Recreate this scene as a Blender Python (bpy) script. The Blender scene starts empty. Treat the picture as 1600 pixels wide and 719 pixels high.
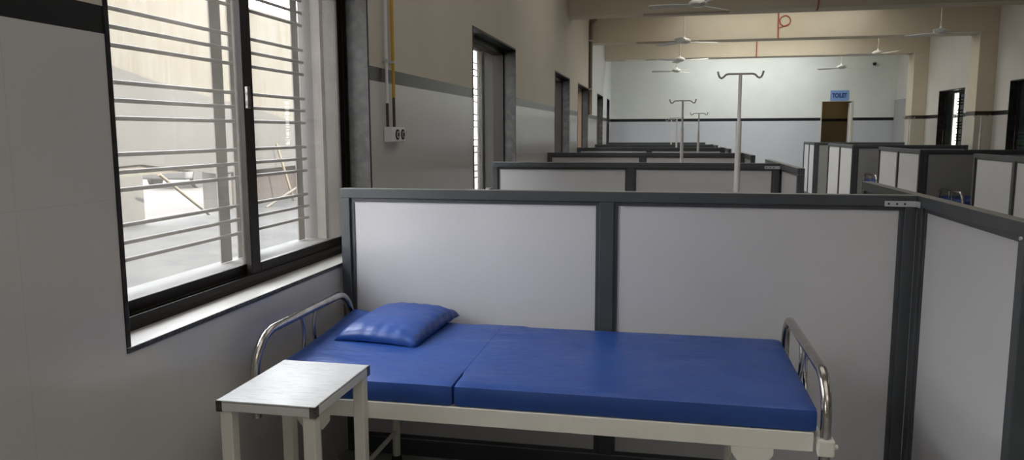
import bpy, bmesh, math, random
from mathutils import Vector, Matrix
random.seed(7)
scn = bpy.context.scene
COL = scn.collection
PI = math.pi

# ------------------------------------------------------------------ materials
def new_mat(name):
    m = bpy.data.materials.new(name); m.use_nodes = True
    nt = m.node_tree
    return m, nt, nt.nodes['Principled BSDF']

def nd(nt, typ, **kw):
    n = nt.nodes.new(typ)
    for k, v in kw.items(): setattr(n, k, v)
    return n

def c4(c): return (c[0], c[1], c[2], 1.0)

def noise_fac(nt, scale, detail=4.0, rough=0.6, lo=0.35, hi=0.65, vec=None):
    if vec is None:
        tc = nd(nt, 'ShaderNodeTexCoord'); vec = tc.outputs['Object']
    n = nd(nt, 'ShaderNodeTexNoise'); n.inputs['Scale'].default_value = scale
    n.inputs['Detail'].default_value = detail; n.inputs['Roughness'].default_value = rough
    nt.links.new(vec, n.inputs['Vector'])
    mr = nd(nt, 'ShaderNodeMapRange'); mr.inputs['From Min'].default_value = lo; mr.inputs['From Max'].default_value = hi
    nt.links.new(n.outputs['Fac'], mr.inputs['Value'])
    return mr.outputs['Result']

def mixc(nt, fac, a, b, blend='MIX'):
    mx = nd(nt, 'ShaderNodeMix', data_type='RGBA', blend_type=blend)
    L = nt.links
    if isinstance(fac, (int, float)): mx.inputs[0].default_value = fac
    else: L.new(fac, mx.inputs[0])
    for i, v in ((6, a), (7, b)):
        if isinstance(v, tuple): mx.inputs[i].default_value = c4(v)
        else: L.new(v, mx.inputs[i])
    return mx.outputs[2]

def math_n(nt, op, a, b):
    m = nd(nt, 'ShaderNodeMath', operation=op)
    for i, v in ((0, a), (1, b)):
        if isinstance(v, (int, float)): m.inputs[i].default_value = v
        else: nt.links.new(v, m.inputs[i])
    return m.outputs[0]

def add_bump(nt, b, scale, strength, dist=0.01, detail=4.0):
    f = noise_fac(nt, scale, detail, 0.6, 0.2, 0.8)
    bp = nd(nt, 'ShaderNodeBump'); bp.inputs['Strength'].default_value = strength
    bp.inputs['Distance'].default_value = dist
    nt.links.new(f, bp.inputs['Height']); nt.links.new(bp.outputs['Normal'], b.inputs['Normal'])

def simple(name, col, rough=0.5, metal=0.0, col2=None, scale=6.0, bump=None, spec=0.5, dust=None, lo=0.35, hi=0.65):
    m, nt, b = new_mat(name)
    b.inputs['Roughness'].default_value = rough; b.inputs['Metallic'].default_value = metal
    b.inputs['Specular IOR Level'].default_value = spec
    b.inputs['Base Color'].default_value = c4(col)
    out = None
    if col2 is not None:
        out = mixc(nt, noise_fac(nt, scale, lo=lo, hi=hi), col, col2)
    if dust is not None:                       # settled dust on upward faces
        g = nd(nt, 'ShaderNodeNewGeometry'); sx = nd(nt, 'ShaderNodeSeparateXYZ')
        nt.links.new(g.outputs['Normal'], sx.inputs[0])
        up = nd(nt, 'ShaderNodeMapRange'); up.inputs['From Min'].default_value = 0.6; up.inputs['From Max'].default_value = 0.95
        nt.links.new(sx.outputs['Z'], up.inputs['Value'])
        out = mixc(nt, up.outputs['Result'], out if out is not None else col, dust)
    if out is not None: nt.links.new(out, b.inputs['Base Color'])
    if bump: add_bump(nt, b, *bump)
    return m

def wall_mat(name, paint, tile, tile2, band=(0.012, 0.013, 0.015), outside=None, out_axis=None, out_lim=None, cool=None):
    """glossy tile up to 1.88 m, a dark polished band to 1.957 m, matt paint above"""
    m, nt, b = new_mat(name); L = nt.links
    tc = nd(nt, 'ShaderNodeTexCoord'); sx = nd(nt, 'ShaderNodeSeparateXYZ'); L.new(tc.outputs['Object'], sx.inputs[0])
    z = sx.outputs['Z']
    above_t = math_n(nt, 'GREATER_THAN', z, 1.88); above_b = math_n(nt, 'GREATER_THAN', z, 1.957)
    tcol = mixc(nt, noise_fac(nt, 0.9, 6, 0.55), tile, tile2)
    # thin joints of 0.6 x 0.3 m tiles, barely lighter than the tile
    s = math_n(nt, 'ADD', sx.outputs['Y'], sx.outputs['X'])
    jy = math_n(nt, 'LESS_THAN', math_n(nt, 'FRACT', math_n(nt, 'DIVIDE', s, 0.6), 0), 0.004)
    jz = math_n(nt, 'LESS_THAN', math_n(nt, 'FRACT', math_n(nt, 'DIVIDE', z, 0.47), 0), 0.005)
    j = math_n(nt, 'MULTIPLY', math_n(nt, 'MAXIMUM', jy, jz), 0.22)
    tcol = mixc(nt, j, tcol, (tile[0]*0.6, tile[1]*0.6, tile[2]*0.6))
    pcol = mixc(nt, noise_fac(nt, 1.3, 5, 0.6), paint, tuple(v*0.93 for v in paint))
    if cool is not None:
        far = nd(nt, 'ShaderNodeMapRange'); far.inputs['From Min'].default_value = 15.3; far.inputs['From Max'].default_value = 15.5
        L.new(sx.outputs['Y'], far.inputs['Value'])
        pcol = mixc(nt, far.outputs['Result'], pcol, cool)
    col = mixc(nt, above_t, tcol, band); col = mixc(nt, above_b, col, pcol)
    rb = math_n(nt, "MULTIPLY_ADD", above_t, 0.1); rb.node.inputs[2].default_value = 0.2
    rough = math_n(nt, "MULTIPLY_ADD", above_b, 0.3); nt.links.new(rb, rough.node.inputs[2])
    if outside is not None:
        lim = math_n(nt, 'LESS_THAN' if out_lim < 0 else 'GREATER_THAN', sx.outputs[out_axis], out_lim)
        col = mixc(nt, lim, col, outside)
        rough = math_n(nt, 'MAXIMUM', rough, math_n(nt, 'MULTIPLY', lim, 0.9))
    L.new(col, b.inputs['Base Color']); L.new(rough, b.inputs['Roughness'])
    bp = nd(nt, 'ShaderNodeBump'); bp.inputs['Strength'].default_value = 0.06; bp.inputs['Distance'].default_value = 0.01
    L.new(noise_fac(nt, 3.0, 2, 0.5), bp.inputs['Height']); L.new(bp.outputs['Normal'], b.inputs['Normal'])
    return m

def glass_mat(name, dust, tint=(1, 1, 1), dustcol=(0.75, 0.73, 0.7), spots=0.0):
    m, nt, b = new_mat(name); L = nt.links
    nt.nodes.remove(b); out = nt.nodes['Material Output']
    tr = nd(nt, 'ShaderNodeBsdfTransparent'); tr.inputs['Color'].default_value = c4(tint)
    tl = nd(nt, 'ShaderNodeBsdfTranslucent'); tl.inputs['Color'].default_value = c4(dustcol)
    gl = nd(nt, 'ShaderNodeBsdfGlossy'); gl.inputs['Roughness'].default_value = 0.02
    m1 = nd(nt, 'ShaderNodeMixShader'); m2 = nd(nt, 'ShaderNodeMixShader')
    f = noise_fac(nt, 3.0, 6, 0.65, 0.3, 0.75)
    df = math_n(nt, 'MULTIPLY_ADD', f, dust*0.6); df.node.inputs[2].default_value = dust*0.7
    L.new(df, m1.inputs[0]); L.new(tr.outputs[0], m1.inputs[1]); L.new(tl.outputs[0], m1.inputs[2])
    m2.inputs[0].default_value = 0.02
    L.new(m1.outputs[0], m2.inputs[1]); L.new(gl.outputs[0], m2.inputs[2])
    L.new(m2.outputs[0], out.inputs['Surface'])
    return m

CREAM = (0.60, 0.54, 0.42)
M = {}
M['wall_left'] = wall_mat('wall_left_finish', (0.60, 0.54, 0.44), (0.54, 0.525, 0.50), (0.58, 0.565, 0.54), outside=(0.045, 0.043, 0.040), out_axis='X', out_lim=-1.72, cool=(0.66, 0.68, 0.68))
M['wall_right'] = wall_mat('wall_right_finish', (0.66, 0.64, 0.60), (0.50, 0.49, 0.46), (0.55, 0.54, 0.51))
M['wall_far'] = wall_mat('wall_far_finish', (0.80, 0.84, 0.81), (0.58, 0.62, 0.67), (0.61, 0.65, 0.70))
M['beam'] = simple('cream_beam_paint', CREAM, 0.75, col2=(0.56, 0.50, 0.38), scale=1.5)
M['column'] = wall_mat('cream_column_finish', (0.60, 0.54, 0.42), (0.47, 0.44, 0.36), (0.50, 0.47, 0.39), band=(0.03, 0.02, 0.012))
M['ceiling'] = simple('ceiling_paint', (0.68, 0.64, 0.56), 0.8)
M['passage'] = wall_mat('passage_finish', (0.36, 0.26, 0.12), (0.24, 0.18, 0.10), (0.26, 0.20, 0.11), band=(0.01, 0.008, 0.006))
M['floor'] = simple('grey_floor_tile', (0.30, 0.30, 0.30), 0.25, col2=(0.36, 0.36, 0.36), scale=3.0)
M['granite'] = simple('black_granite', (0.010, 0.0098, 0.0095), 0.4, spec=0.3, col2=(0.045, 0.043, 0.042), scale=14.0, lo=0.42, hi=0.75)
M['sill'] = simple('dusty_granite_sill', (0.03, 0.03, 0.032), 0.5, col2=(0.10, 0.10, 0.10), scale=60.0, dust=(0.40, 0.375, 0.335), lo=0.45, hi=0.7)
M['bronze'] = simple('dark_bronze_aluminium', (0.013, 0.010, 0.008), 0.45, 0.0, spec=0.2)
M['bluepaint'] = simple('blue_window_paint', (0.02, 0.07, 0.30), 0.4)
M['brownpaint'] = simple('brown_window_paint', (0.10, 0.055, 0.025), 0.45)
M['glass'] = glass_mat('dusty_window_glass', 0.040, dustcol=(0.75, 0.68, 0.59))
M['darkglass'] = glass_mat('dark_tinted_glass', 0.02, tint=(0.030, 0.045, 0.043))
M['greyglass'] = glass_mat('grey_tinted_glass', 0.004, tint=(0.055, 0.057, 0.057))
M['grille'] = simple('painted_steel_grille', (0.080, 0.071, 0.062), 0.6, col2=(0.10, 0.09, 0.078), scale=8, spec=0.3)
M['plaster'] = simple('dusty_outer_plaster', (0.0896, 0.0840, 0.0784), 0.9, col2=(0.0672, 0.0644, 0.0588), scale=9)
M['door_paint'] = simple('cream_door_paint', (0.60, 0.57, 0.50), 0.6)
M['frame'] = simple('charcoal_partition_frame', (0.050, 0.055, 0.062), 0.42, col2=(0.062, 0.067, 0.074), scale=5, dust=(0.20, 0.195, 0.175))
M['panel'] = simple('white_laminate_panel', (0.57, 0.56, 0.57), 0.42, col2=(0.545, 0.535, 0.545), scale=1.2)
M['panel_bright'] = simple('bright_white_laminate', (0.76, 0.76, 0.77), 0.42, col2=(0.73, 0.73, 0.74), scale=1.2)  # same white laminate, made paler to carry the window light on it
M['panel_grey'] = simple('grey_laminate_panel', (0.30, 0.305, 0.295), 0.42, col2=(0.285, 0.29, 0.28), scale=1.2)  # same white laminate, darkened to carry the shade of the bays
M['zinc'] = simple('zinc_steel', (0.52, 0.54, 0.57), 0.4, 0.35)
M['chrome'] = simple('worn_chrome_tube', (0.42, 0.39, 0.36), 0.2, 1.0, col2=(0.58, 0.55, 0.52), scale=18)
M['cream_metal'] = simple('cream_powder_coat', (0.80, 0.77, 0.68), 0.4, col2=(0.76, 0.73, 0.64), scale=4)
M['white_metal'] = simple('white_powder_coat', (0.72, 0.72, 0.68), 0.4, col2=(0.68, 0.68, 0.64), scale=4)
M['cap'] = simple('tarnished_metal_cap', (0.20, 0.18, 0.165), 0.4, 0.6, col2=(0.06, 0.055, 0.05), scale=40)
M['rubber'] = simple('black_rubber', (0.012, 0.012, 0.012), 0.6)
M['hole'] = simple('black_hole', (0.01, 0.01, 0.01), 0.7)
M['iv_steel'] = simple('grey_painted_steel', (0.64, 0.62, 0.62), 0.4)
M['hook_steel'] = simple('dull_steel_rod', (0.36, 0.35, 0.35), 0.4)
M['fan'] = simple('white_fan_enamel', (0.68, 0.67, 0.63), 0.4)
M['white_plastic'] = simple('white_plastic', (0.75, 0.74, 0.76), 0.4)
M['brown_pvc'] = simple('brown_grey_pipe', (0.16, 0.13, 0.10), 0.55)
M['yellow'] = simple('yellow_pipe_paint', (0.55, 0.33, 0.03), 0.4)
M['copper'] = simple('tarnished_copper', (0.10, 0.07, 0.05), 0.4, 0.5)
M['red'] = simple('red_conduit', (0.36, 0.06, 0.03), 0.5)
M['sign'] = simple('pale_blue_sign', (0.22, 0.38, 0.70), 0.5)
M['navy'] = simple('navy_lettering', (0.01, 0.025, 0.20), 0.5)
M['board'] = simple('grey_board', (0.36, 0.36, 0.37), 0.5, col2=(0.40, 0.40, 0.41), scale=2)
M['tube'] = simple('white_tube', (0.80, 0.80, 0.78), 0.3)
M['batten'] = simple('grey_brown_batten', (0.40, 0.35, 0.28), 0.5)
M['bamboo'] = simple('bamboo', (0.0896, 0.0728, 0.0448), 0.6)
M['sand'] = simple('sunlit_sand', (0.034, 0.028, 0.020), 0.95, col2=(0.022, 0.018, 0.012), scale=1.2)
M['yard'] = simple('grey_yard_ground', (0.034, 0.031, 0.026), 0.95, col2=(0.014, 0.013, 0.011), scale=1.6, lo=0.35, hi=0.65)
M['oppwall'] = None
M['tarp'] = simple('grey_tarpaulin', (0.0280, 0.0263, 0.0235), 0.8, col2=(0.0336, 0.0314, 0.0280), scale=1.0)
M['pier'] = simple('grey_concrete', (0.0476, 0.0448, 0.0392), 0.9, col2=(0.0392, 0.0364, 0.0336), scale=4)
M['carpaint'] = simple('silver_car_paint', (0.0672, 0.0672, 0.0672), 0.3, 0.3)
M['carglass'] = simple('car_glass', (0.03, 0.035, 0.04), 0.1)

def vinyl():
    m, nt, b = new_mat('blue_vinyl'); L = nt.links
    col = mixc(nt, noise_fac(nt, 2.2, 5, 0.6), (0.013, 0.054, 0.245), (0.018, 0.068, 0.285))
    L.new(col, b.inputs['Base Color'])
    r = math_n(nt, 'MULTIPLY_ADD', noise_fac(nt, 5, 4, 0.6), 0.14); r.node.inputs[2].default_value = 0.33
    L.new(r, b.inputs['Roughness'])
    tc = nd(nt, 'ShaderNodeTexCoord'); mp = nd(nt, 'ShaderNodeMapping'); mp.inputs['Scale'].default_value = (1.0, 2.6, 1.0)
    mp.inputs['Rotation'].default_value = (0, 0, 0.5)
    L.new(tc.outputs['Object'], mp.inputs[0])
    f = noise_fac(nt, 3.2, 3, 0.5, 0.2, 0.8, vec=mp.outputs[0])
    bp = nd(nt, 'ShaderNodeBump'); bp.inputs['Strength'].default_value = 0.25; bp.inputs['Distance'].default_value = 0.03
    L.new(f, bp.inputs['Height']); L.new(bp.outputs['Normal'], b.inputs['Normal'])
    return m
M['vinyl'] = vinyl()

def stained():
    m, nt, b = new_mat('stained_cream_plaster'); L = nt.links
    tc = nd(nt, 'ShaderNodeTexCoord'); mp = nd(nt, 'ShaderNodeMapping'); mp.inputs['Scale'].default_value = (1, 5.0, 0.35)
    L.new(tc.outputs['Object'], mp.inputs[0])
    f = noise_fac(nt, 1.6, 6, 0.7, 0.4, 0.75, vec=mp.outputs[0])
    col = mixc(nt, f, (0.066, 0.061, 0.049), (0.044, 0.036, 0.021))
    f2 = noise_fac(nt, 0.8, 6, 0.7, 0.45, 0.7)
    col = mixc(nt, f2, col, (0.0644, 0.0616, 0.0543))
    L.new(col, b.inputs['Base Color']); b.inputs['Roughness'].default_value = 0.95
    return m
M['oppwall'] = stained()

def tabletop():
    m, nt, b = new_mat('scuffed_white_laminate'); L = nt.links
    tc = nd(nt, 'ShaderNodeTexCoord'); mp = nd(nt, 'ShaderNodeMapping'); mp.inputs['Scale'].default_value = (1.5, 14, 1); mp.inputs['Rotation'].default_value = (0, 0, 0.9)
    L.new(tc.outputs['Object'], mp.inputs[0])
    f = noise_fac(nt, 9, 6, 0.8, 0.50, 0.64, vec=mp.outputs[0])
    f = math_n(nt, 'MULTIPLY', f, 0.55)
    col = mixc(nt, f, (0.50, 0.495, 0.48), (0.24, 0.23, 0.22))
    L.new(col, b.inputs['Base Color'])
    r = math_n(nt, 'MULTIPLY_ADD', noise_fac(nt, 7, 3, 0.5), 0.15); r.node.inputs[2].default_value = 0.33
    L.new(r, b.inputs['Roughness'])
    add_bump(nt, b, 60, 0.10, 0.002)
    return m
M['tabletop'] = tabletop()

# ------------------------------------------------------------------ mesh helpers
class G:
    def __init__(s): s.bm = bmesh.new()
    def box(s, x0, x1, y0, y1, z0, z1):
        v = [s.bm.verts.new((x, y, z)) for x in (x0, x1) for y in (y0, y1) for z in (z0, z1)]
        for f in ((0,1,3,2), (4,6,7,5), (0,4,5,1), (2,3,7,6), (0,2,6,4), (1,5,7,3)):
            s.bm.faces.new([v[i] for i in f])
        return s
    def prism(s, pts, axis, a, b):
        """polygon pts in the two other axes, extruded from a to b along axis"""
        def P(p, t):
            if axis == 'x': return (t, p[0], p[1])
            if axis == 'y': return (p[0], t, p[1])
            return (p[0], p[1], t)
        A = [s.bm.verts.new(P(p, a)) for p in pts]; B = [s.bm.verts.new(P(p, b)) for p in pts]
        n = len(pts)
        s.bm.faces.new(A); s.bm.faces.new(B[::-1])
        for i in range(n): s.bm.faces.new((A[i], B[i], B[(i+1) % n], A[(i+1) % n]))
        return s
    def tube(s, pts, r, n=12, closed=False):
        pts = [Vector(p) for p in pts]; N = len(pts); rings = []
        rr = r if isinstance(r, (list, tuple)) else [r]*N
        t0 = (pts[1]-pts[0]).normalized()
        up = Vector((0, 0, 1)) if abs(t0.z) < 0.9 else Vector((1, 0, 0))
        nrm = (up - t0*up.dot(t0)).normalized(); pt = t0
        for i in range(N):
            if closed: t = (pts[(i+1) % N]-pts[i-1]).normalized()
            elif i == 0: t = t0
            elif i == N-1: t = (pts[i]-pts[i-1]).normalized()
            else: t = ((pts[i+1]-pts[i]).normalized()+(pts[i]-pts[i-1]).normalized()).normalized()
            q = pt.rotation_difference(t); nrm = q @ nrm; nrm = (nrm - t*nrm.dot(t)).normalized(); pt = t
            bn = t.cross(nrm)
            rings.append([s.bm.verts.new(pts[i]+(nrm*math.cos(2*PI*k/n)+bn*math.sin(2*PI*k/n))*rr[i]) for k in range(n)])
        m = N if closed else N-1
        for i in range(m):
            a, b = rings[i], rings[(i+1) % N]
            for k in range(n): s.bm.faces.new((a[k], a[(k+1) % n], b[(k+1) % n], b[k]))
        if not closed:
            s.bm.faces.new(rings[0][::-1]); s.bm.faces.new(rings[-1])
        return s
    def lathe(s, prof, cx=0, cy=0, n=24):
        rings = [[s.bm.verts.new((cx+r*math.cos(2*PI*k/n), cy+r*math.sin(2*PI*k/n), z)) for k in range(n)] for r, z in prof]
        for a, b in zip(rings, rings[1:]):
            for k in range(n): s.bm.faces.new((a[k], a[(k+1) % n], b[(k+1) % n], b[k]))
        s.bm.faces.new(rings[0][::-1]); s.bm.faces.new(rings[-1])
        return s

def obj(name, g, mat, parent=None, bevel=0.0, smooth=False, loc=None, segs=2):
    me = bpy.data.meshes.new(name)
    bmesh.ops.recalc_face_normals(g.bm, faces=g.bm.faces)
    g.bm.to_mesh(me); g.bm.free()
    me.materials.append(M[mat] if isinstance(mat, str) else mat)
    o = bpy.data.objects.new(name, me); COL.objects.link(o)
    if parent is not None: o.parent = parent
    if loc is not None: o.location = loc
    if smooth:
        for p in me.polygons: p.use_smooth = True
        try: me.set_sharp_from_angle(angle=math.radians(40))
        except Exception: pass
    if bevel > 0:
        md = o.modifiers.new('bevel', 'BEVEL'); md.width = bevel; md.segments = segs; md.limit_method = 'ANGLE'
    return o

def tag(o, label, cat, group=None, kind=None):
    if label: o['label'] = label
    if cat: o['category'] = cat
    if group: o['group'] = group
    if kind: o['kind'] = kind
    return o

def thing(name, label, cat, loc=(0, 0, 0), rz=0.0, group=None, kind=None):
    o = bpy.data.objects.new(name, None); COL.objects.link(o)
    o.empty_display_size = 0.1
    o.location = loc; o.rotation_euler = (0, 0, rz)
    return tag(o, label, cat, group, kind)

def struct(name, g, mat, parent=None, **kw):
    o = obj(name, g, mat, parent, **kw)
    if parent is None: o['kind'] = 'structure'
    return o

def dup(root, loc, rz=None, label=None, group=None, scale=None):
    def cp(o, par):
        c = o.copy(); COL.objects.link(c)
        if par is not None: c.parent = par
        for ch in kids[o]: cp(ch, c)
        return c
    kids = {}
    def walk(o):
        kids[o] = list(o.children)
        for ch in kids[o]: walk(ch)
    walk(root)
    r = cp(root, None); r.location = loc
    if rz is not None: r.rotation_euler = (0, 0, rz)
    if label: r['label'] = label
    if group: r['group'] = group
    if scale: r.scale = scale
    return r

def arc(c, r, a0, a1, n, plane):
    out = []
    for i in range(n+1):
        a = a0+(a1-a0)*i/n
        u, v = r*math.cos(a), r*math.sin(a)
        out.append((c[0], c[1]+u, c[2]+v) if plane == 'yz' else (c[0]+u, c[1], c[2]+v) if plane == 'xz' else (c[0]+u, c[1]+v, c[2]))
    return out

# ------------------------------------------------------------------ camera
Mr = None
def cam_setup():
    y, p, r, f = 0.20233, 0.12825, 0.00317, 1182.9
    cy, sy, cp, sp, cr, sr = math.cos(y), math.sin(y), math.cos(p), math.sin(p), math.cos(r), math.sin(r)
    fwd = Vector((-sy*cp, cy*cp, -sp)); right = Vector((cy, sy, 0)); down = fwd.cross(right)
    r2 = right*cr+down*sr; d2 = down*cr-right*sr
    R = Matrix((r2, -d2, -fwd)).transposed()
    cd = bpy.data.cameras.new('camera'); cd.sensor_width = 36; cd.lens = f/1600*36; cd.clip_end = 300; cd.clip_start = 0.02
    co = bpy.data.objects.new('camera', cd); COL.objects.link(co)
    co.matrix_world = Matrix.Translation((0, 0, 1.6)) @ R.to_4x4()
    scn.camera = co
cam_setup()

# ------------------------------------------------------------------ room shell
XL, XR, YB, YF, ZC, TH = -1.57, 5.75, -3.0, 21.4, 4.0, 0.40
Z0W, Z1W = 0.946, 2.46

def wall_with_holes(g, along, a0, a1, d0, d1, z0, z1, holes):
    """holes: (s0, s1, zb, zt) sorted along the wall"""
    def b(s0, s1, zb, zt):
        if s1-s0 < 1e-4 or zt-zb < 1e-4: return
        if along == 'y': g.box(d0, d1, s0, s1, zb, zt)
        else: g.box(s0, s1, d0, d1, zb, zt)
    s = a0
    for h in sorted(holes):
        b(s, h[0], z0, z1); b(h[0], h[1], z0, h[2]); b(h[0], h[1], h[3], z1); s = h[1]
    b(s, a1, z0, z1)

LW = [(-2.20, -0.35), (1.92, 3.87), (6.08, 7.86), (10.67, 12.29), (13.44, 15.19), (17.13, 18.66), (19.84, 20.75)]
RW = [(-1.5, 0.4), (3.2, 4.9), (9.2, 10.9), (13.05, 14.70), (16.75, 18.22)]
g = G(); wall_with_holes(g, 'y', YB, YF, XL-TH, XL, 0, ZC, [(a, b, Z0W, Z1W) for a, b in LW]); struct('wall_left', g, 'wall_left')
g = G(); wall_with_holes(g, 'y', YB, YF, XR, XR+TH, 0, ZC, [(a, b, Z0W, Z1W) for a, b in RW]); struct('wall_right', g, 'wall_right')
TD = (3.93, 4.72, 2.39)
g = G(); wall_with_holes(g, 'x', XL-TH, XR+TH, YF, YF+0.2, 0, ZC, [(TD[0], TD[1], 0, TD[2])]); struct('wall_far', g, 'wall_far')
g = G().box(XL-TH, XR+TH, YB-0.2, YB, 0, ZC); struct('wall_back', g, 'wall_right')
g = G().box(XL-TH, XR+TH, YB-0.2, YF+2.2, -0.15, 0); struct('floor', g, 'floor')
g = G().box(XL-TH, XR+3.2, YB-0.2, YF+2.2, ZC, ZC+0.2); struct('ceiling', g, 'ceiling')  # overhang on the right added to keep sun off those windows
# beams and columns
n = 1
for (y0, y1, zb) in ((12.08, 12.50, 3.40), (15.32, 15.76, 3.345), (19.05, 19.50, 3.36)):
    g = G().box(XL, XR, y0, y1, zb, ZC); struct('trim_%d' % n, g, 'beam', bevel=0.006); n += 1
    g = G().box(5.45, XR, y0, y1, 0, zb); struct('trim_%d' % n, g, 'column', bevel=0.006); n += 1

# passage behind the doorway
d = thing('door_1', None, None, (0, 0, 0), kind='structure')
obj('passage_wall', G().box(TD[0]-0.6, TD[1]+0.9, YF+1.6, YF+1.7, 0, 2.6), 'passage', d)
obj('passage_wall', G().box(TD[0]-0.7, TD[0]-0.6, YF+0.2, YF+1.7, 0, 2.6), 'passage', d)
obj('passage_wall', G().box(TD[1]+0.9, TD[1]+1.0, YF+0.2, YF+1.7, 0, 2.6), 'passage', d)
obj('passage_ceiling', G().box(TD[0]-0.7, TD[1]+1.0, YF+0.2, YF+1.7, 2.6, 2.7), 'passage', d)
g = G(); g.box(TD[0], TD[0]+0.025, YF-0.01, YF+0.21, 0, TD[2]); g.box(TD[1]-0.05, TD[1], YF-0.01, YF+0.21, 0, TD[2])
g.box(TD[0]+0.025, TD[1]-0.05, YF-0.01, YF+0.21, TD[2]-0.015, TD[2]); obj('door_frame', g, 'door_paint', d, bevel=0.004)
lf = obj('door_leaf', G().box(TD[1]-0.085, TD[1]-0.05, YF+0.03, YF+0.19, 0.02, TD[2]-0.04), 'white_plastic', d)

# grey door on the right wall near the far corner
d = thing('door_2', None, None, (0, 0, 0), kind='structure')
obj('door_leaf', G().box(XR-0.05, XR-0.005, 20.15, 21.36, 0.01, 2.40), 'board', d, bevel=0.005)
obj('handle', G().tube([(XR-0.055, 20.25, 1.05), (XR-0.09, 20.25, 1.05), (XR-0.09, 20.37, 1.05)], 0.009, 8), 'zinc', d)

# ------------------------------------------------------------------ windows
def window(idx, side, s0, s1, detail=False, pane='glass', frame='bronze', open_gap=0.0):
    z0, z1 = Z0W, Z1W
    w = thing('window_%d' % idx, None, None, (0, 0, 0), kind='structure')
    def B(g, a0, a1, d0, d1, zb, zt):
        if side == 'L': g.box(XL-d1, XL-d0, a0, a1, zb, zt)
        else: g.box(XR+d0, XR+d1, a0, a1, zb, zt)
        return g
    # granite lining of the inner reveal
    g = G(); t = 0.018
    B(g, s0, s0+t, -0.004, 0.12, z0+t, z1-t); B(g, s1-t, s1, -0.004, 0.12, z0+t, z1-t); B(g, s0, s1, -0.004, 0.12, z1-t, z1)
    obj('window_reveal', g, 'granite', w, bevel=0.002)
    g = B(G(), s0, s1, -0.006, 0.13, z0, z0+t); obj('window_sill', g, 'sill', w, bevel=0.003)
    g = B(G(), s0, s1, 0.235, TH+0.03, z0-0.02, z0+0.072); obj('outer_sill', g, 'plaster', w, bevel=0.004)
    # outer frame with two tracks
    a0, a1, b0, b1 = s0+t, s1-t, z0+t, z1-t
    g = G(); fw = 0.035; jd = 0.23
    B(g, a0, a0+fw, 0.12, 0.23, b0, b1); B(g, a1-fw, a1, 0.12, jd, b0, b1)
    B(g, a0+fw, a1-fw, 0.12, 0.23, b1-0.05, b1); B(g, a0+fw, a1-fw, 0.12, 0.23, b0, b0+0.022)
    for dd in (0.120, 0.152, 0.187, 0.222): B(g, a0+fw, a1-fw, dd, dd+0.007, b0+0.022, b0+0.047)
    obj('window_frame', g, frame, w, bevel=0.0015)
    # sashes
    a0 += fw-0.008; a1 -= fw-0.008; mid = (a0+a1)/2
    zb, zt = b0+0.032, b1-0.045
    def sash(u0, u1, dd, stile_l, stile_r, lock):
        g = G(); sw = 0.024
        B(g, u0, u0+stile_l, dd, dd+sw, zb, zt); B(g, u1-stile_r, u1, dd, dd+sw, zb, zt)
        B(g, u0+stile_l, u1-stile_r, dd, dd+sw, zb, zb+0.055); B(g, u0+stile_l, u1-stile_r, dd, dd+sw, zt-0.045, zt)
        so = obj('window_sash', g, frame, w, bevel=0.003)
        g = B(G(), u0+stile_l-0.004, u1-stile_r+0.004, dd+0.010, dd+0.014, zb+0.05, zt-0.04); obj('pane', g, pane, so)
        if lock:
            g = B(G(), u0+0.004, u0+0.026, dd-0.016, dd, 1.70, 1.79); obj('lock', g, 'cap', so, bevel=0.003)
    if detail: obj('outer_jamb', B(G(), s1-0.03, s1, 0.26, 0.31, z0+0.075, z1), 'grille', w)
    if side == 'L':
        if detail: sash(mid-0.045, a1, 0.129, 0.072, 0.05, True)
        else: sash(a0+0.04, mid+0.06, 0.129, 0.05, 0.06, False)
        sash(a0, mid+0.045, 0.163, 0.05, 0.065, False)
    else:
        sash(mid+open_gap*0.85, a1, 0.129, 0.05, 0.05, False)
        pane = 'greyglass' if open_gap else pane
        sash(a0, mid+open_gap*0.15 if open_gap else mid+0.05, 0.163, 0.05, 0.05, False)
    # steel grille on the outside
    gr = bpy.data.objects.new('window_grille', None); COL.objects.link(gr); gr.parent = w
    D = 0.37
    zs = []
    for k in range(6):
        for q in range(3): zs.append(1.140+k*0.2575+q*0.064)
    zs = [z for z in zs if z < z1-0.02]
    def bar(z):
        p0, p1 = (s0+0.02, s1-0.02)
        x = XL-D if side == 'L' else XR+D
        return [(x, p0, z), (x, p1, z)]
    if detail:
        for z in zs: obj('bar', G().tube(bar(z), 0.0085, 8), 'grille', gr, smooth=True)
    else:
        g = G()
        for z in zs: g.tube(bar(z), 0.0085 if side == 'L' else 0.013, 6)
        obj('bars', g, 'grille', gr)
    cs = s0+1.10 if detail else (s0+s1)/2
    for (u0, u1) in ((s0+0.03, s0+0.09), (cs, cs+0.085), (cs+0.14, cs+0.27), (s1-0.115, s1-0.045)):
        g = B(G(), u0, u1, D+0.009, D+0.015, z0+0.075, z1-0.01); obj('flat_bar', g, 'grille', gr)
    return w

window(1, 'L', *LW[1], detail=True)
window(2, 'L', *LW[2]); window(3, 'L', *LW[3]); window(4, 'L', *LW[4], frame='brownpaint'); window(5, 'L', *LW[5], frame='brownpaint')
window(6, 'L', *LW[6], frame='bluepaint')
window(7, 'R', *RW[4], pane='darkglass', open_gap=0.30)
window(8, 'R', *RW[3], pane='darkglass')
window(9, 'L', *LW[0])  # unseen window continuing the row, added for light on the near bay
for k in (2, 1, 0): window(10+2-k, 'R', *RW[k], pane='darkglass')

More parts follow.
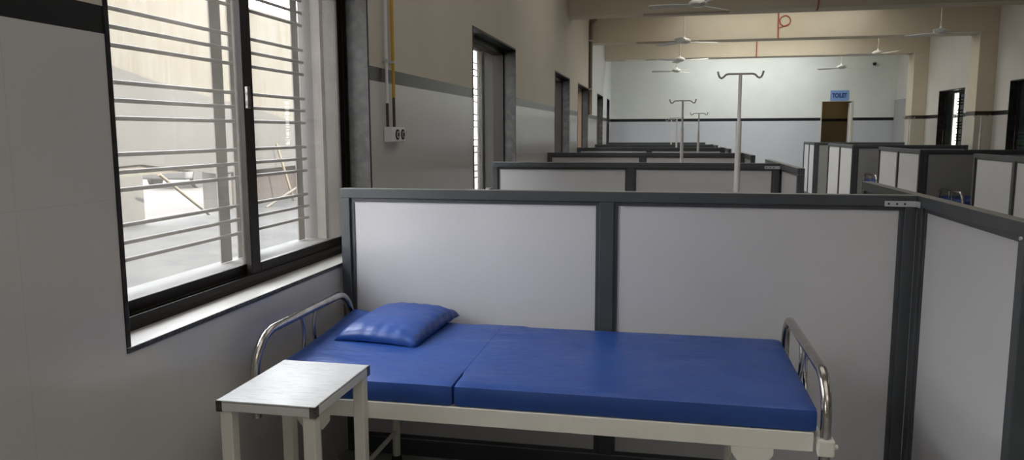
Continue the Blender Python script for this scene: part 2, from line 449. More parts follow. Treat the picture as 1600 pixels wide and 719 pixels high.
# ------------------------------------------------------------------ partitions
HP = 1.333
def make_partition(L, name, label, group, h=HP, panel='panel'):
    """framed screen in the local xz plane from x=0 to x=L, thickness y 0..0.05"""
    t = thing(name, label, 'partition', group=group)
    T, w, lip, ms = 0.05, 0.047, 0.018, 0.065
    g = G()
    g.box(0, L, 0, T, h-w, h); g.box(0, w, 0, T, 0, h-w); g.box(L-w, L, 0, T, 0, h-w); g.box(w, L-w, 0, T, 0.0, 0.085)
    obj('frame', g, 'frame', t, bevel=0.003)
    g = G(); g.box(L/2-ms/2, L/2+ms/2, 0.003, T-0.003, 0.085, h-w); obj('mullion', g, 'frame', t, bevel=0.003)
    for x0, x1 in ((w, L/2-ms/2), (L/2+ms/2, L-w)):
        g = G(); zb, zt = 0.085, h-w
        g.box(x0, x1, 0.013, T-0.013, zt-lip, zt); g.box(x0, x1, 0.013, T-0.013, zb, zb+lip)
        g.box(x0, x0+lip, 0.013, T-0.013, zb+lip, zt-lip); g.box(x1-lip, x1, 0.013, T-0.013, zb+lip, zt-lip)
        obj('beading', g, 'frame', t)
        obj('panel', G().box(x0+lip, x1-lip, 0.019, T-0.019, zb+lip, zt-lip), panel, t)
    return t

def add_bracket(p, L):
    """zinc angle strip joining the cross screen to the side screen"""
    g = G(); g.box(L-0.128, L-0.002, -0.004, -0.0005, 1.285, 1.309)
    b = obj('corner_bracket', g, 'zinc', p, bevel=0.001)
    b['label'] = 'zinc corner bracket'
    g = G().box(L-0.006, L-0.0025, -0.05, -0.004, 1.285, 1.309); obj('bracket_return', g, 'zinc', b)
    for dx in (0.112, 0.080, 0.050):
        g = G().tube([(L-dx, -0.0055, 1.297), (L-dx, -0.003, 1.297)], 0.0045, 10); obj('screw', g, 'hole', b)

LC = 2.585
YL = [3.43, 6.75, 9.98, 13.35, 16.65, 19.95]
glc = 'cross partitions between the left-hand bays'
names_l = ['charcoal framed white partition directly behind the bed with blue mattress',
           'charcoal framed white partition second from the front in left-hand row',
           'charcoal framed white partition third from the front in left-hand row',
           'charcoal framed white partition fourth from the front in left-hand row',
           'charcoal framed white partition fifth from the front in left-hand row',
           'charcoal framed white partition rearmost in left-hand row, nearest the far wall']
pc = make_partition(LC, 'ward_partition', names_l[0], glc)
for k, yy in enumerate(YL):
    if k == 0:
        p = pc; p.location = (-1.557, yy, 0)
    else:
        p = dup(pc, (-1.565, yy, 0), 0, names_l[k], glc, (0.966, 1, 1))
add_bracket(pc, LC)
p2 = [o for o in scn.objects if o.get('label') == names_l[1]][0]
add_bracket(p2, LC)

LS = 1.93
gls = 'side partitions closing the left-hand bays'
sl = ['low side partition joined by zinc bracket at right end of the nearest bed screen',
      'low side partition at right end of second left-hand cross screen',
      'low side partition at right end of third left-hand cross screen',
      'low side partition at right end of fourth left-hand cross screen',
      'low side partition at right end of fifth left-hand cross screen']
ps = make_partition(LS, 'side_partition', sl[0], gls)
for k in range(5):
    x = 1.029+0.05 if k == 0 else 0.9335+0.05
    y = YL[k]-0.985 if k == 0 else YL[k]-0.90
    if k == 0:
        p = ps; p.location = (x, y, 0); p.rotation_euler = (0, 0, PI/2)
    else: p = dup(ps, (x, y, 0), PI/2, sl[k], gls)
# bolt at the near end of the nearest side screen
obj('bolt', G().tube([(0.018, 0.052, 1.285), (0.018, 0.0585, 1.285)], 0.006, 8), 'zinc', ps)

# right-hand row
RP = [19.2, 15.35, 11.42, 7.48]
grc = 'cross partitions between the right-hand bays'
rl = ['grey shaded cross partition of right-hand row nearest the toilet doorway',
      'grey shaded cross partition behind farther right-hand bed, second from far wall',
      'grey shaded cross partition behind nearer right-hand bed, third from far wall',
      'grey shaded cross partition of right-hand row nearest the camera at right edge']
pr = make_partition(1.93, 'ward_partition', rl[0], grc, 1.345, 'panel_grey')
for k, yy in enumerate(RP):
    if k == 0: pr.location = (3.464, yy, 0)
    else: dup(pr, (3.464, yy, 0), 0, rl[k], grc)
grs = 'white faced side partitions closing the right-hand bays'
rsl = ['bright white side partition of right-hand row farthest away beside the toilet doorway',
       'white two-panel side partition hiding the end of the farther right-hand bed',
       'white two-panel side partition between the two right-hand beds',
       'white two-panel side partition of right-hand row at the right edge of photo']
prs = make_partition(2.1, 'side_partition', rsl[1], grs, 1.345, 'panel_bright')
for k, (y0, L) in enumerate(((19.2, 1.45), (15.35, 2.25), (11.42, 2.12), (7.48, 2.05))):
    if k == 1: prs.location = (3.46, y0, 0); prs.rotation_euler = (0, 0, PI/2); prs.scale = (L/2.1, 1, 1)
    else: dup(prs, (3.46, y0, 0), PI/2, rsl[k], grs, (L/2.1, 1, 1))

# ------------------------------------------------------------------ beds
# local frame: origin on floor at bed centre, head towards -x, foot +x, near side -y
def make_bed():
    t = thing('hospital_bed', 'cream steel hospital bed with chrome hoop ends under blue mattress by window', 'bed', group='hospital beds')
    hx, hy = 0.997, 0.436
    g = G()
    zt, zb = 0.640, 0.577
    for s in (-1, 1):
        y0, y1 = (-hy, -hy+0.005) if s < 0 else (hy-0.005, hy)
        g.box(-hx+0.035, hx-0.035, y0, y1, zb, zt)
        yf0, yf1 = (-hy+0.005, -hy+0.045) if s < 0 else (hy-0.045, hy-0.005)
        g.box(-hx+0.035, hx-0.035, yf0, yf1, zt-0.005, zt)
    for s in (-1, 1):
        g.box(s*(hx-0.07)-0.02, s*(hx-0.07)+0.02, -hy+0.045, hy-0.045, zb+0.01, zt-0.005)
    obj('bed_frame', g, 'cream_metal', t, bevel=0.002)
    g = G().box(-hx+0.09, hx-0.09, -hy+0.045, hy-0.045, zt-0.012, zt-0.006); obj('bed_platform', g, 'white_metal', t)
    for x in (0.645, 0.775, 0.9, -0.5):
        g = G().tube([(x, -hy+0.020, zt), (x, -hy+0.020, zt+0.003)], 0.008, 10); obj('rivet', g, 'copper', t)
    for s in (-1, 1):
        for (x, nm) in ((-0.772, 'leg'), (0.775, 'leg')):
            lg = obj('leg', G().tube([(x, s*(hy-0.022), 0.045), (x, s*(hy-0.022), 0.575)], 0.019, 14), 'cream_metal', t, smooth=True)
            obj('rubber_foot', G().lathe([(0.028, 0.0), (0.030, 0.01), (0.026, 0.03), (0.022, 0.05)], x, s*(hy-0.022), 14), 'rubber', lg, smooth=True)
            pts = [(x-0.066, 0.577), (x-0.066, 0.556), (x-0.038, 0.520), (x+0.038, 0.520), (x+0.066, 0.556), (x+0.066, 0.577)]
            yy = (-hy-0.001, -hy+0.004) if s < 0 else (hy-0.004, hy+0.001)
            obj('gusset', G().prism(pts, 'y', *yy), 'cream_metal', lg)
    for x in (-0.772, 0.775):
        g = G().tube([(x, -hy+0.035, 0.17), (x, hy-0.035, 0.17)], 0.011, 10); obj('stretcher', g, 'cream_metal', t, smooth=True)
    # hoops
    for s, top in ((-1, 0.853), (1, 0.818)):
        R = 0.150 if s < 0 else 0.125; x = s*hx; hw = hy+0.002
        pts = [(x, -hw, 0.548), (x, -hw, 0.58)] + [(x, -hw, top-R)] + arc((x, -hw+R, top-R), R, PI, PI/2, 9, 'yz')[1:] + arc((x, hw-R, top-R), R, PI/2, 0, 9, 'yz') + [(x, hw, 0.58), (x, hw, 0.548)]
        hp_ = obj('head_hoop' if s < 0 else 'foot_hoop', G().tube(pts, 0.0175, 16), 'chrome', t, smooth=True)
        for q in (-1, 1):
            c = 0.045
            rod = []
            for i in range(13):
                u = i/12; z = top-0.012-u*(top-0.012-0.585)
                yy = q*(c+0.055*(2*u-0.6)**2*0.9)
                rod.append((x, yy, z))
            obj('rod', G().tube(rod, 0.008, 10), 'chrome', hp_, smooth=True)
            g = G().box(x-0.026, x+0.026, q*hw-0.024, q*hw+0.024, 0.572, 0.628)
            cl = obj('clamp', g, 'cream_metal', t, bevel=0.006)
            g = G().tube([(x+s*0.026, q*hw, 0.60), (x+s*0.038, q*hw, 0.60)], 0.008, 8); obj('bolt', g, 'cream_metal', cl)
        g = G().tube([(x, -hw+0.02, 0.592), (x, hw-0.02, 0.592)], 0.011, 10); obj('crossbar', g, 'cream_metal', t, smooth=True)
    return t

def soft_box(x0, x1, y0, y1, z0, z1, rise=None, nx=28, ny=14, r_=0.014, puff=0.006, seed=0, seam=None):
    """upholstered slab with rounded, slightly puffed edges; rise(x) lifts the whole slab"""
    rnd = random.Random(seed)
    bm = bmesh.new()
    nz = 4
    def prof(u):                                   # spread samples towards the edges
        return 0.5-0.5*math.cos(PI*u)
    cache = {}
    def V(i, j, k):
        key = (i, j, k)
        if key in cache: return cache[key]
        u, v, w = i/nx, j/ny, k/nz
        u2 = 0.75*u+0.25*prof(u); v2 = 0.7*v+0.3*prof(v)
        x = x0+(x1-x0)*u2; y = y0+(y1-y0)*v2; z = z0+(z1-z0)*w
        # round corners; the seam end stays tight except close to the near edge
        r = r_
        if seam is not None and abs(x-seam) < 0.12 and v > 0.17: r = 0.0015
        cx = min(max(x, x0+r), x1-r); cy = min(max(y, y0+r), y1-r); cz = min(max(z, z0+r*0.8), z1-r)
        dv = Vector((x-cx, y-cy, z-cz))
        if dv.length > r and dv.length > 1e-9: dv = dv.normalized()*r
        p = Vector((cx, cy, cz))+dv
        ux = min(max((p.x-x0)/(x1-x0), 0), 1)
        if seam is not None: ux = max(ux, 0.5) if seam < (x0+x1)/2 else min(ux, 0.5)
        s = math.sin(PI*ux)**0.5*math.sin(PI*min(max((p.y-y0)/(y1-y0), 0), 1))**0.5
        if w > 0.5: p.z += puff*s
        if rise: p.z += rise(p.x, p.y)
        cache[key] = bm.verts.new(p)
        return cache[key]
    for i in range(nx):
        for j in range(ny):
            bm.faces.new((V(i,j,nz), V(i+1,j,nz), V(i+1,j+1,nz), V(i,j+1,nz)))
            bm.faces.new((V(i,j,0), V(i,j+1,0), V(i+1,j+1,0), V(i+1,j,0)))
    for k in range(nz):
        for i in range(nx):
            bm.faces.new((V(i,0,k), V(i+1,0,k), V(i+1,0,k+1), V(i,0,k+1)))
            bm.faces.new((V(i,ny,k), V(i,ny,k+1), V(i+1,ny,k+1), V(i+1,ny,k)))
        for j in range(ny):
            bm.faces.new((V(0,j,k), V(0,j,k+1), V(0,j+1,k+1), V(0,j+1,k)))
            bm.faces.new((V(nx,j,k), V(nx,j+1,k), V(nx,j+1,k+1), V(nx,j,k+1)))
    g = G(); g.bm.free(); g.bm = bm
    return g

BC = (-0.483, 2.905)
bed = make_bed(); bed.location = (BC[0], BC[1], 0)
def head_rise(x, y):
    u = max(0.0, (-0.30-x)/0.68)
    v = min(max((y+0.43)/0.86, 0.0), 1.0)
    return 0.052*u*u*v*v
mat_ = thing('mattress', 'thick blue vinyl mattress in two sections on the cream bed by window', 'mattress', (BC[0], BC[1], 0), group='blue mattresses')
h = obj('head_section', soft_box(-0.978, -0.2405, -0.432, 0.432, 0.641, 0.716, rise=head_rise, nx=30, ny=24, seed=1, seam=-0.242), 'vinyl', mat_, smooth=False)
f_ = obj('foot_section', soft_box(-0.240, 0.975, -0.432, 0.432, 0.641, 0.716, nx=40, ny=24, seed=2, seam=-0.240), 'vinyl', mat_, smooth=False)
for o in (h, f_):
    for p in o.data.polygons: p.use_smooth = True
    o.data.set_sharp_from_angle(angle=math.radians(50))

# beds of the right-hand bays, turned round so that the foot hoop faces the aisle
for (bx, by, lab, labm) in ((4.63, 14.86, 'farther right-hand bed with chrome hoop behind white side partition', 'dark blue mattress on the farther right-hand bed in shaded bay'),
                            (4.67, 10.94, 'nearer right-hand bed with bright chrome hoop in dark bay', 'dark blue mattress on the nearer right-hand bed in shaded bay')):
    dup(bed, (bx, by, 0), PI, lab, 'hospital beds')
    dup(mat_, (bx, by, 0), PI, labm, 'blue mattresses')

# pillow
def pillow():
    bm = bmesh.new(); nu, nv = 30, 30
    W, D, T = 0.375, 0.535, 0.118
    def pt(i, j, s):
        u, v = 2*i/nu-1, 2*j/nv-1
        k = 1-0.03*(1-abs(u)**2.2)*abs(v)**4
        k2 = 1-0.03*(1-abs(v)**2.2)*abs(u)**4
        x = u*W/2*k2; y = v*D/2*k
        e = max(0.0, (1-abs(u)**3.0))**0.36*max(0.0, (1-abs(v)**3.4))**0.36
        z = s*T/2*e*(1.0 if s > 0 else 0.34)
        # gathered wrinkles near the seams
        a = max(abs(u), abs(v))
        z += 0.012*s*e*math.sin(24*v+5*u*u)*max(0, u)**3 + 0.004*s*e*math.sin(19*u+4)*max(0, abs(v)-0.4)
        z -= 0.012*(abs(u*v))**3
        return (x, y, z)
    top = {}; bot = {}
    for i in range(nu+1):
        for j in range(nv+1):
            top[i, j] = bm.verts.new(pt(i, j, 1))
            edge = i in (0, nu) or j in (0, nv)
            bot[i, j] = top[i, j] if edge else bm.verts.new(pt(i, j, -1))
    for i in range(nu):
        for j in range(nv):
            bm.faces.new((top[i,j], top[i+1,j], top[i+1,j+1], top[i,j+1]))
            bm.faces.new((bot[i,j], bot[i,j+1], bot[i+1,j+1], bot[i+1,j]))
    g = G(); g.bm.free(); g.bm = bm
    return g
pl = obj('pillow', pillow(), 'vinyl')
for p in pl.data.polygons: p.use_smooth = True
pl.location = (-1.160, 3.155, 0.742); pl.rotation_euler = (math.radians(1.5), math.radians(1.5), math.radians(-4))
tag(pl, 'small shiny blue vinyl pillow lying on the head of the mattress', 'pillow')

# ------------------------------------------------------------------ bedside table
def table():
    x0, x1, y0, y1, zt = -1.338, -1.012, 2.005, 2.428, 0.790
    cx, cy = (x0+x1)/2, (y0+y1)/2
    t = thing('bedside_table', 'white scuffed bedside table with square cream legs standing by bed', 'table', (cx, cy, 0))
    hx, hy = (x1-x0)/2, (y1-y0)/2
    obj('tabletop', G().box(-hx, hx, -hy, hy, zt-0.008, zt), 'tabletop', t, bevel=0.003)
    g = G(); e = 0.012
    g.box(-hx, hx, -hy, -hy+e, zt-0.034, zt-0.008); g.box(-hx, hx, hy-e, hy, zt-0.034, zt-0.008)
    g.box(-hx, -hx+e, -hy+e, hy-e, zt-0.034, zt-0.008); g.box(hx-e, hx, -hy+e, hy-e, zt-0.034, zt-0.008)
    obj('edging', g, 'white_metal', t, bevel=0.002)
    w = 0.040
    for sx in (-1, 1):
        for sy in (-1, 1):
            ax, ay = sx*(hx-0.006-w/2), sy*(hy-0.006-w/2)
            lg = obj('leg', G().box(ax-w/2, ax+w/2, ay-w/2, ay+w/2, 0.015, zt-0.0345), 'cream_metal', t, bevel=0.004)
            obj('rubber_foot', G().box(ax-w/2+0.002, ax+w/2-0.002, ay-w/2+0.002, ay+w/2-0.002, 0, 0.015), 'rubber', lg)
            g = G(); k = 0.0015
            x_a, x_b = sorted((sx*(hx+k), sx*(hx-0.018))); y_a, y_b = sorted((sy*(hy+k), sy*(hy+k-0.003)))
            g.box(x_a, x_b, y_a, y_b, zt-0.036, zt-0.001)
            x_a, x_b = sorted((sx*(hx+k), sx*(hx+k-0.003))); y_a, y_b = sorted((sy*(hy+k-0.003), sy*(hy-0.022)))
            g.box(x_a, x_b, y_a, y_b, zt-0.036, zt-0.001)
            c = obj('corner_cap', g, 'cap', t); c['label'] = 'dark metal corner cap'
    z = 0.23
    for sy in (-1, 1):
        ay = sy*(hy-0.026); obj('stretcher', G().box(-hx+0.046, hx-0.046, ay-0.012, ay+0.012, z, z+0.025), 'cream_metal', t)
    for sx in (-1, 1):
        ax = sx*(hx-0.026); obj('stretcher', G().box(ax-0.012, ax+0.012, -hy+0.046, hy-0.046, z, z+0.025), 'cream_metal', t)
table()

# ------------------------------------------------------------------ drip stands
def make_iv(label):
    t = thing('drip_stand', label, 'drip stand', group='drip stands')
    H = 1.945
    base = G()
    for k in range(4):
        a = k*PI/2+0.4
        base.tube([(0, 0, 0.16), (0.10*math.cos(a), 0.10*math.sin(a), 0.10), (0.26*math.cos(a), 0.26*math.sin(a), 0.055)], 0.012, 8)
    b = obj('base', base, 'iv_steel', t, smooth=True)
    for k in range(4):
        a = k*PI/2+0.4
        obj('castor', G().tube([(0.26*math.cos(a), 0.26*math.sin(a)-0.010, 0.026), (0.26*math.cos(a), 0.26*math.sin(a)+0.010, 0.026)], 0.026, 14), 'rubber', b)
    obj('outer_pole', G().tube([(0, 0, 0.13), (0, 0, 1.66)], 0.0175, 14), 'iv_steel', t, smooth=True)
    obj('inner_rod', G().tube([(0, 0, 1.655), (0, 0, H)], 0.0105, 12), 'iv_steel', t, smooth=True)
    pts = [(-0.135, 0, H+0.022), (-0.130, 0, H+0.002), (-0.122, 0, H-0.014), (-0.112, 0, H-0.019), (-0.100, 0, H-0.013), (-0.086, 0, H+0.002), (-0.070, 0, H+0.006), (0, 0, H+0.006),
           (0.070, 0, H+0.006), (0.086, 0, H+0.002), (0.100, 0, H-0.013), (0.112, 0, H-0.019), (0.122, 0, H-0.014), (0.130, 0, H+0.002), (0.135, 0, H+0.022)]
    obj('hook_bar', G().tube(pts, 0.0062, 8), 'hook_steel', t, smooth=True)
    return t
iv = make_iv('tall drip stand with double hook rising behind the second partition, nearest one')
iv.location = (0.425, 4.90, 0)
for (x, y, rz, s, lab) in ((0.142, 8.2, 0, 0.985, 'second nearest drip stand, left of the tallest, above third partition'),
                           (0.46, 12.2, 0.1, 0.965, 'drip stand in the left row standing right of the second nearest one'),
                           (0.165, 15.7, 0, 0.965, 'thin distant drip stand close left of the second nearest one'),
                           (0.07, 18.6, 0.0, 0.965, 'farthest left-row drip stand, leftmost of all against the far wall'),
                           (5.0, 17.6, 0.3, 0.97, 'distant drip stand at right before the grey door near far corner'),
                           (5.05, 13.9, 0.2, 0.95, 'drip stand at right in front of the barred right-hand window')):
    o = dup(iv, (x, y, 0), rz, lab, 'drip stands', (1, 1, s))

# ------------------------------------------------------------------ ceiling fans
def make_fan(label):
    t = thing('ceiling_fan', label, 'ceiling fan', group='ceiling fans')
    # origin at hub, ceiling at +drop
    obj('down_rod', G().tube([(0, 0, 0.05), (0, 0, ZC-3.18)], 0.010, 10), 'beam', t, smooth=True)
    obj('canopy', G().lathe([(0.014, 0.69), (0.05, 0.74), (0.055, 0.82)], 0, 0, 18), 'fan', t, smooth=True)
    obj('motor', G().lathe([(0.02, -0.05), (0.06, -0.048), (0.095, -0.03), (0.112, -0.01), (0.112, 0.012), (0.08, 0.035), (0.03, 0.05), (0.016, 0.08)], 0, 0, 26), 'fan', t, smooth=True)
    for k in range(3):
        a = k*2*PI/3
        g = G(); bm = g.bm
        prof = [(0.10, 0.030), (0.19, 0.045), (0.25, 0.062), (0.60, 0.068), (0.625, 0.05)]
        for s in (0, 1): pass
        tops = []; bots = []
        for (r, w) in prof:
            row = []
            for q in (-1, 1):
                z = q*w*0.22
                row.append(Vector((r, q*w, z-0.02)))
            tops.append(row)
        R = Matrix.Rotation(a, 3, 'Z')
        vt = [[bm.verts.new(R @ (v+Vector((0, 0, 0.003)))) for v in row] for row in tops]
        vb = [[bm.verts.new(R @ (v-Vector((0, 0, 0.003)))) for v in row] for row in tops]
        for i in range(len(prof)-1):
            bm.faces.new((vt[i][0], vt[i+1][0], vt[i+1][1], vt[i][1])); bm.faces.new((vb[i][0], vb[i][1], vb[i+1][1], vb[i+1][0]))
            for q in (0, 1): bm.faces.new((vt[i][q], vb[i][q], vb[i+1][q], vt[i+1][q]))
        bm.faces.new((vt[0][0], vt[0][1], vb[0][1], vb[0][0])); bm.faces.new((vt[-1][0], vb[-1][0], vb[-1][1], vt[-1][1]))
        obj('blade', g, 'fan', t)
    return t
fan = make_fan('white ceiling fan nearest the camera, cut by the top edge of photo')
fan.location = (0.335, 10.3, 3.24); fan.rotation_euler = (0, 0, math.radians(172))
for (x, y, z, a, lab) in ((0.235, 13.9, 3.18, 140, 'white ceiling fan hanging behind first beam, above the drip stands'),
                          (0.21, 17.2, 3.165, 100, 'white ceiling fan third from the camera in left-hand line'),
                          (0.17, 20.3, 3.17, 60, 'white ceiling fan before the far wall, last of left-hand line'),
                          (4.347, 13.9, 3.22, 8, 'white ceiling fan of right-hand line nearest, under the second beam'),
                          (4.216, 17.2, 3.21, 175, 'white ceiling fan of right-hand line in the middle, near security camera'),
                          (4.156, 20.3, 3.18, 20, 'white ceiling fan of right-hand line farthest, above the toilet sign')):
    dup(fan, (x, y, z), math.radians(a), lab, 'ceiling fans')

# tube-light battens below the beams
def batten(x0, x1, y, z, label, first=None):
    t = thing('tube_light', label, 'tube light', ((x0+x1)/2, y, z), group='tube light battens')
    h = (x1-x0)/2
    obj('batten', G().box(-h, h, -0.015, 0.015, 0.0, 0.018), 'batten' if first else 'tube', t, bevel=0.002)
    obj('tube', G().tube([(-h+0.03, 0, -0.009), (h-0.03, 0, -0.009)], 0.007, 10), 'batten' if first else 'tube', t, smooth=True)
    for s in (-1, 1): obj('end_holder', G().box(s*(h-0.02)-0.01, s*(h-0.02)+0.01, -0.012, 0.012, -0.018, 0.0), 'batten', t)
batten(-0.42, 0.86, 12.12, 3.382, 'unlit tube light under the nearest beam', True)
batten(-0.65, 0.20, 15.36, 3.327, 'unlit tube light under the middle beam', True)
batten(-1.10, -0.56, 19.09, 3.342, 'short white tube light under the farthest beam', False)

# ------------------------------------------------------------------ wall fittings
def outlet():
    x0, x1, y0, y1, z0, z1 = XL+0.001, -1.518, 4.065, 4.285, 1.548, 1.632
    t = thing('gas_outlet_box', 'small white wall box with two round black outlets under coloured pipes', 'wall outlet', (x0, (y0+y1)/2, z0))
    hy = (y1-y0)/2
    obj('housing', G().box(0, x1-x0, -hy, hy, 0, z1-z0), 'white_plastic', t, bevel=0.005)
    for y in (4.145-(y0+y1)/2, 4.235-(y0+y1)/2):
        zz = (z1-z0)/2; xx = x1-x0
        s = obj('outlet', G().tube([(xx+0.0005, y, zz), (xx+0.004, y, zz)], 0.030, 24), 'rubber', t)
        obj('ring', G().tube([(xx+0.0045, y, zz), (xx+0.0065, y, zz)], 0.019, 20), 'zinc', s)
        obj('socket', G().tube([(xx+0.007, y, zz), (xx+0.008, y, zz)], 0.012, 16), 'hole', s)
outlet()
def pipe(name, y, mat, label, zlow):
    t = thing(name, label, 'pipe', (XL+0.018, y, 1.633))
    obj('copper_end', G().tube([(0, 0, 0.0), (0, 0, zlow-1.633)], 0.0085, 10), 'copper', t, smooth=True)
    obj('pipe', G().tube([(0, 0, zlow-1.633), (0, 0, ZC-1.635)], 0.0095, 10), mat, t, smooth=True)
    for z in (0.36, 1.1, 1.9):
        obj('clip', G().box(-0.017, 0.011, -0.013, 0.013, z, z+0.014), 'zinc', t)
pipe('gas_pipe', 4.085, 'white_plastic', 'thin white gas pipe running down the wall into the outlet box', 1.765)
pipe('gas_pipe', 4.19, 'yellow', 'thin yellow gas pipe running down the wall into the outlet box', 1.80)

t = thing('drain_pipe', 'brown grey drain pipe with elbow top running down left wall', 'pipe', (XL+0.0365, 15.265, 1.95))
path = [(0, 0, 0.0), (0, 0, 1.72)]+[(0.0, 0, 1.72), (0.02, -0.0, 1.78), (0.09, 0, 1.86), (0.11, 0, 1.90), (0.11, 0, 1.97)]
obj('pipe', G().tube(path, 0.036, 14), 'brown_pvc', t, smooth=True)
obj('elbow_collar', G().tube([(0.11, 0, 1.955), (0.11, 0, 2.02)], 0.043, 14), 'brown_pvc', t)
for z in (0.48, 1.42): obj('clamp', G().box(-0.036, 0.041, -0.041, 0.041, z, z+0.03), 'zinc', t, bevel=0.004)

# red conduit ends hanging from the beams
def wire(pts, label, ring=None):
    o = G(); o.tube(pts, 0.011, 8)
    if ring:
        o.tube(arc(ring, 0.095, 0, 2*PI*23/24, 23, 'xz'), 0.009, 8, closed=True)
        o.tube([(ring[0]-0.13, ring[1], ring[2]-0.13), (ring[0]-0.02, ring[1], ring[2]-0.10), (ring[0]+0.07, ring[1], ring[2]-0.06)], 0.008, 8)
    base = Vector(pts[-1])
    ob = obj('conduit', o, 'red')
    for v in ob.data.vertices: v.co -= base
    ob.location = base
    tag(ob, label, 'wire', 'red conduit ends on the beams')
yb = 15.309
wire([(1.978, yb, 4.0), (1.978, yb, 3.6), (1.985, yb, 3.33)], 'red conduit with coiled loop on the face of the middle beam', (2.10, yb, 3.66))
wire([(1.999, 19.035, 4.0), (1.997, 19.035, 3.33)], 'short straight red conduit on the farthest beam')
wire([(2.115, 12.06, 4.0), (2.115, 12.06, 3.55), (2.10, 12.06, 3.37), (2.08, 12.06, 3.355)], 'bent red conduit end on the nearest beam at the top edge of photo')

# security camera
t = thing('security_camera', 'small black and white dome security camera on the far wall', 'security camera', (5.16, YF, 3.32)); t.scale = (0.6, 0.6, 0.6)
obj('mount', G().box(-0.06, 0.06, -0.03, -0.001, 0.04, 0.12), 'white_plastic', t, bevel=0.004)
obj('bracket', G().tube([(0, -0.02, 0.07), (0, -0.10, 0.07)], 0.02, 10), 'white_plastic', t)
obj('dome', G().lathe([(0.01, -0.07), (0.04, -0.06), (0.062, -0.03), (0.07, 0.0), (0.075, 0.04), (0.05, 0.06)], 0, -0.11, 18), 'rubber', t, smooth=True)

# toilet sign
t = thing('toilet_sign', 'pale blue sign reading TOILET on the far wall above doorway', 'sign', (4.365, YF-0.001, 2.395))
obj('sign_board', G().box(-0.225, 0.225, -0.015, 0, 0, 0.268), 'sign', t)
cu = bpy.data.curves.new('lettering', 'FONT'); cu.body = 'TOILET'; cu.size = 0.155; cu.align_x = 'CENTER'; cu.align_y = 'CENTER'; cu.extrude = 0.001; cu.offset = 0.0055
tmp = bpy.data.objects.new('tmp', cu); COL.objects.link(tmp)
dg = bpy.context.evaluated_depsgraph_get(); me = bpy.data.meshes.new_from_object(tmp.evaluated_get(dg))
bpy.data.objects.remove(tmp)
me.materials.clear(); me.materials.append(M['navy'])
lo = bpy.data.objects.new('lettering', me); COL.objects.link(lo); lo.parent = t
lo.rotation_euler = (PI/2, 0, 0); lo.location = (0.0, -0.0175, 0.130); lo.scale = (0.62, 1, 1)
xs = [v.co.x for v in me.vertices]; lo.scale = (0.36/(max(xs)-min(xs)), 1, 1)

# ------------------------------------------------------------------ outside the left windows
g = G().box(-9.6, XL-TH, -12, 60, -0.25, -0.02); struct('yard_ground', g, 'yard')
g = G().box(-60, -9.6, -12, 90, -0.30, -0.06); struct('sand_ground', g, 'sand')
g = G().box(-9.45, -9.15, -2, 19.6, 0.86, 4.36)
struct('opposite_wall', g, 'oppwall')
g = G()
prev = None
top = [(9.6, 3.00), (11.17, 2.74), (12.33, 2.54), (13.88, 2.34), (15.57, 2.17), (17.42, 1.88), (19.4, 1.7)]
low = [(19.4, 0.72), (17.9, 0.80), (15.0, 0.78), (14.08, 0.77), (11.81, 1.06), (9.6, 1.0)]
g.prism(top+low, 'x', -9.12, -9.10)  # added sheet whose grey stands for the diagonal shade on this wall
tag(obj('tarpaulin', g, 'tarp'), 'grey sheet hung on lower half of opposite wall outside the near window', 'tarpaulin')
pier_lab = ['left concrete pier under the opposite wall seen through near window', 'right concrete pier under the opposite wall seen through near window', 'farther concrete pier under the opposite wall seen through right pane']
for (y0, y1, lab) in ((11.1, 11.9, pier_lab[0]), (14.25, 14.7, pier_lab[1]), (17.9, 18.4, pier_lab[2])):
    o = obj('concrete_pier', G().box(-0.2, 0.2, 0, y1-y0, 0, 0.93), 'pier', loc=(-9.35, y0, -0.06), bevel=0.01)
    tag(o, lab, 'pier', 'concrete piers outside')
g = G().box(-9.42, -9.32, 15.0, 17.9, -0.05, 0.84); tag(obj('brown_screen', g, simple('brown_brick_screen', (0.017, 0.013, 0.0112), 0.9, col2=(0.025, 0.019, 0.017), scale=6)), 'dark brown wall panel beneath opposite wall, seen through right pane', 'wall panel')
for (a, b, lab) in (((-8.6, 11.6, 0.9), (-9.0, 13.6, -0.02), 'bamboo pole leaning from the left concrete pier outside'),
                    ((-8.4, 17.9, 0.75), (-8.6, 15.1, -0.02), 'bamboo pole leaning up to the right outside the right pane'),
                    ((-9.0, 16.4, 1.35), (-8.8, 16.75, -0.02), 'short steep bamboo prop outside behind the right pane')):
    base = Vector(b)
    o = obj('bamboo_pole', G().tube([Vector(b)-base, (Vector(a)+Vector(b))/2-base, Vector(a)-base], 0.028, 8), 'bamboo', smooth=True, loc=base)
    tag(o, lab, 'pole', 'bamboo poles outside')
g = G().box(-30.2, -30, -12, 90, -0.1, 1.6); struct('boundary_wall', g, simple('far_boundary_plaster', (0.042, 0.037, 0.030), 0.9))
# parked car far across the sand
t = thing('parked_car', 'pale parked car far across the sunlit sand outside near window', 'car', (-14.9, 22.1, -0.06), math.radians(90))
prof = [(-1.9, 0.28), (-1.92, 0.55), (-1.75, 0.72), (-0.95, 0.80), (-0.45, 1.20), (0.75, 1.22), (1.25, 0.85), (1.8, 0.78), (1.92, 0.55), (1.9, 0.28)]
obj('body', G().prism(prof, 'y', -0.78, 0.78), 'carpaint', t, bevel=0.05)
for s in (-1, 1):
    obj('side_window', G().prism([(-0.82, 0.84), (-0.42, 1.13), (0.70, 1.14), (1.05, 0.86)], 'y', s*0.781, s*0.79), 'carglass', t)
    for x in (-1.2, 1.2):
        obj('wheel', G().tube([(x, s*0.66, 0.30), (x, s*0.80, 0.30)], 0.30, 20), 'rubber', t)
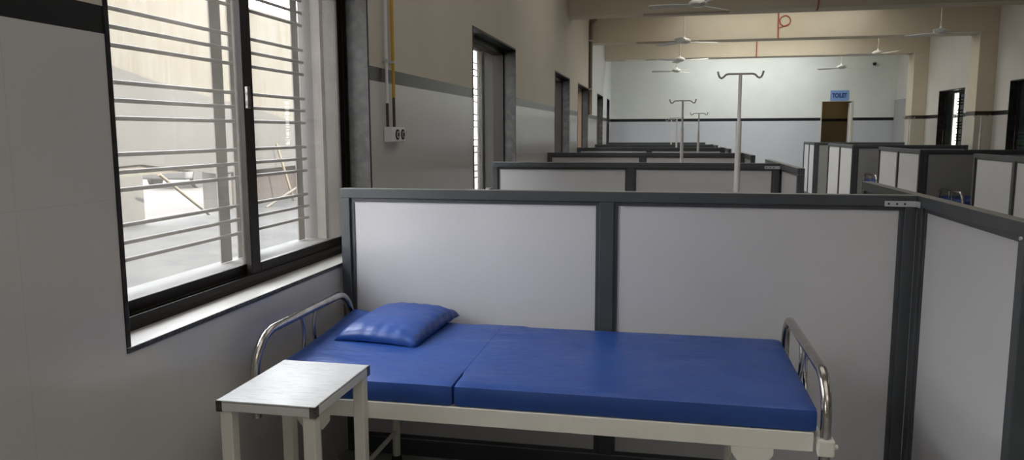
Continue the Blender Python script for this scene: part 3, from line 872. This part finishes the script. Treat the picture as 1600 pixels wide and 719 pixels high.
# unseen wall added above the roof edge to shade the yard
g = G().box(XL-TH, XL-TH+0.3, YB-6, YF+20, ZC+0.2, 5.6); struct('parapet', g, 'plaster')

# ------------------------------------------------------------------ light
wd = bpy.data.worlds.new('world'); scn.world = wd; wd.use_nodes = True
bg = wd.node_tree.nodes['Background']; wnt = wd.node_tree
tc = nd(wnt, 'ShaderNodeTexCoord'); sx = nd(wnt, 'ShaderNodeSeparateXYZ'); wnt.links.new(tc.outputs['Generated'], sx.inputs[0])
mr = nd(wnt, 'ShaderNodeMapRange'); mr.inputs['From Min'].default_value = -0.05; mr.inputs['From Max'].default_value = 0.6
wnt.links.new(sx.outputs['Z'], mr.inputs['Value'])
wnt.links.new(mixc(wnt, mr.outputs['Result'], (0.98, 0.95, 0.90), (0.86, 0.92, 1.0)), bg.inputs['Color'])
bg.inputs['Strength'].default_value = 16.0
sd = bpy.data.lights.new('sun', 'SUN'); sd.energy = 21.0; sd.angle = math.radians(1.0); sd.color = (1.0, 0.93, 0.80)
so = bpy.data.objects.new('sun', sd); COL.objects.link(so)
el = math.radians(38)
so.rotation_euler = Vector((-math.cos(el), 0.12, -math.sin(el))).to_track_quat('-Z', 'Y').to_euler()
so.location = (0, 0, 12)
def portal(side, s0, s1):
    ld = bpy.data.lights.new('portal', 'AREA'); ld.shape = 'RECTANGLE'; ld.size = Z1W-Z0W; ld.size_y = s1-s0
    ld.cycles.is_portal = True
    o = bpy.data.objects.new('portal', ld); COL.objects.link(o)
    d = Vector((1, 0, 0)) if side == 'L' else Vector((-1, 0, 0))
    o.location = (XL-TH-0.02 if side == 'L' else XR+TH+0.02, (s0+s1)/2, (Z0W+Z1W)/2)
    o.rotation_euler = Matrix((Vector((0, 0, 1)), Vector((0, 1, 0)) if d.x < 0 else Vector((0, -1, 0)), -d)).transposed().to_euler()
    return o
for a, b in LW: portal('L', a, b)
for a, b in RW: portal('R', a, b)

# soft fill lights added under the ceiling to brighten the bays
def fill_light(y, w, e, col=(1.0, 0.97, 0.92), x=0.5):
    ld = bpy.data.lights.new('ceiling_lamp', 'AREA'); ld.shape = 'RECTANGLE'; ld.size = 3.4; ld.size_y = w; ld.energy = e; ld.color = col
    o = bpy.data.objects.new('ceiling_lamp', ld); COL.objects.link(o); o.location = (x, y, ZC-0.02)
fill_light(-1.6, 2.0, 34, x=1.2); fill_light(1.0, 2.4, 24); fill_light(5.0, 2.4, 20); fill_light(9.3, 2.6, 24); fill_light(13.9, 2.4, 52, x=1.9); fill_light(17.4, 2.4, 88, x=2.1); fill_light(20.1, 0.9, 62, (0.96, 0.99, 1.0), x=2.1)
ld = bpy.data.lights.new('passage_lamp', 'AREA'); ld.size = 0.6; ld.energy = 1.4; ld.color = (1.0, 0.9, 0.7)  # added fill to brighten the passage
o = bpy.data.objects.new('passage_lamp', ld); COL.objects.link(o); o.location = (4.5, YF+0.9, 2.58)
scn.view_settings.view_transform = 'Standard'
scn.view_settings.look = 'None'
scn.view_settings.exposure = -0.08
scn.cycles.use_denoising = True
scn.cycles.max_bounces = 12
scn.cycles.diffuse_bounces = 8
scn.cycles.transparent_max_bounces = 16
scn.cycles.caustics_reflective = False
scn.cycles.caustics_refractive = False
scn.cycles.sample_clamp_indirect = 8.0
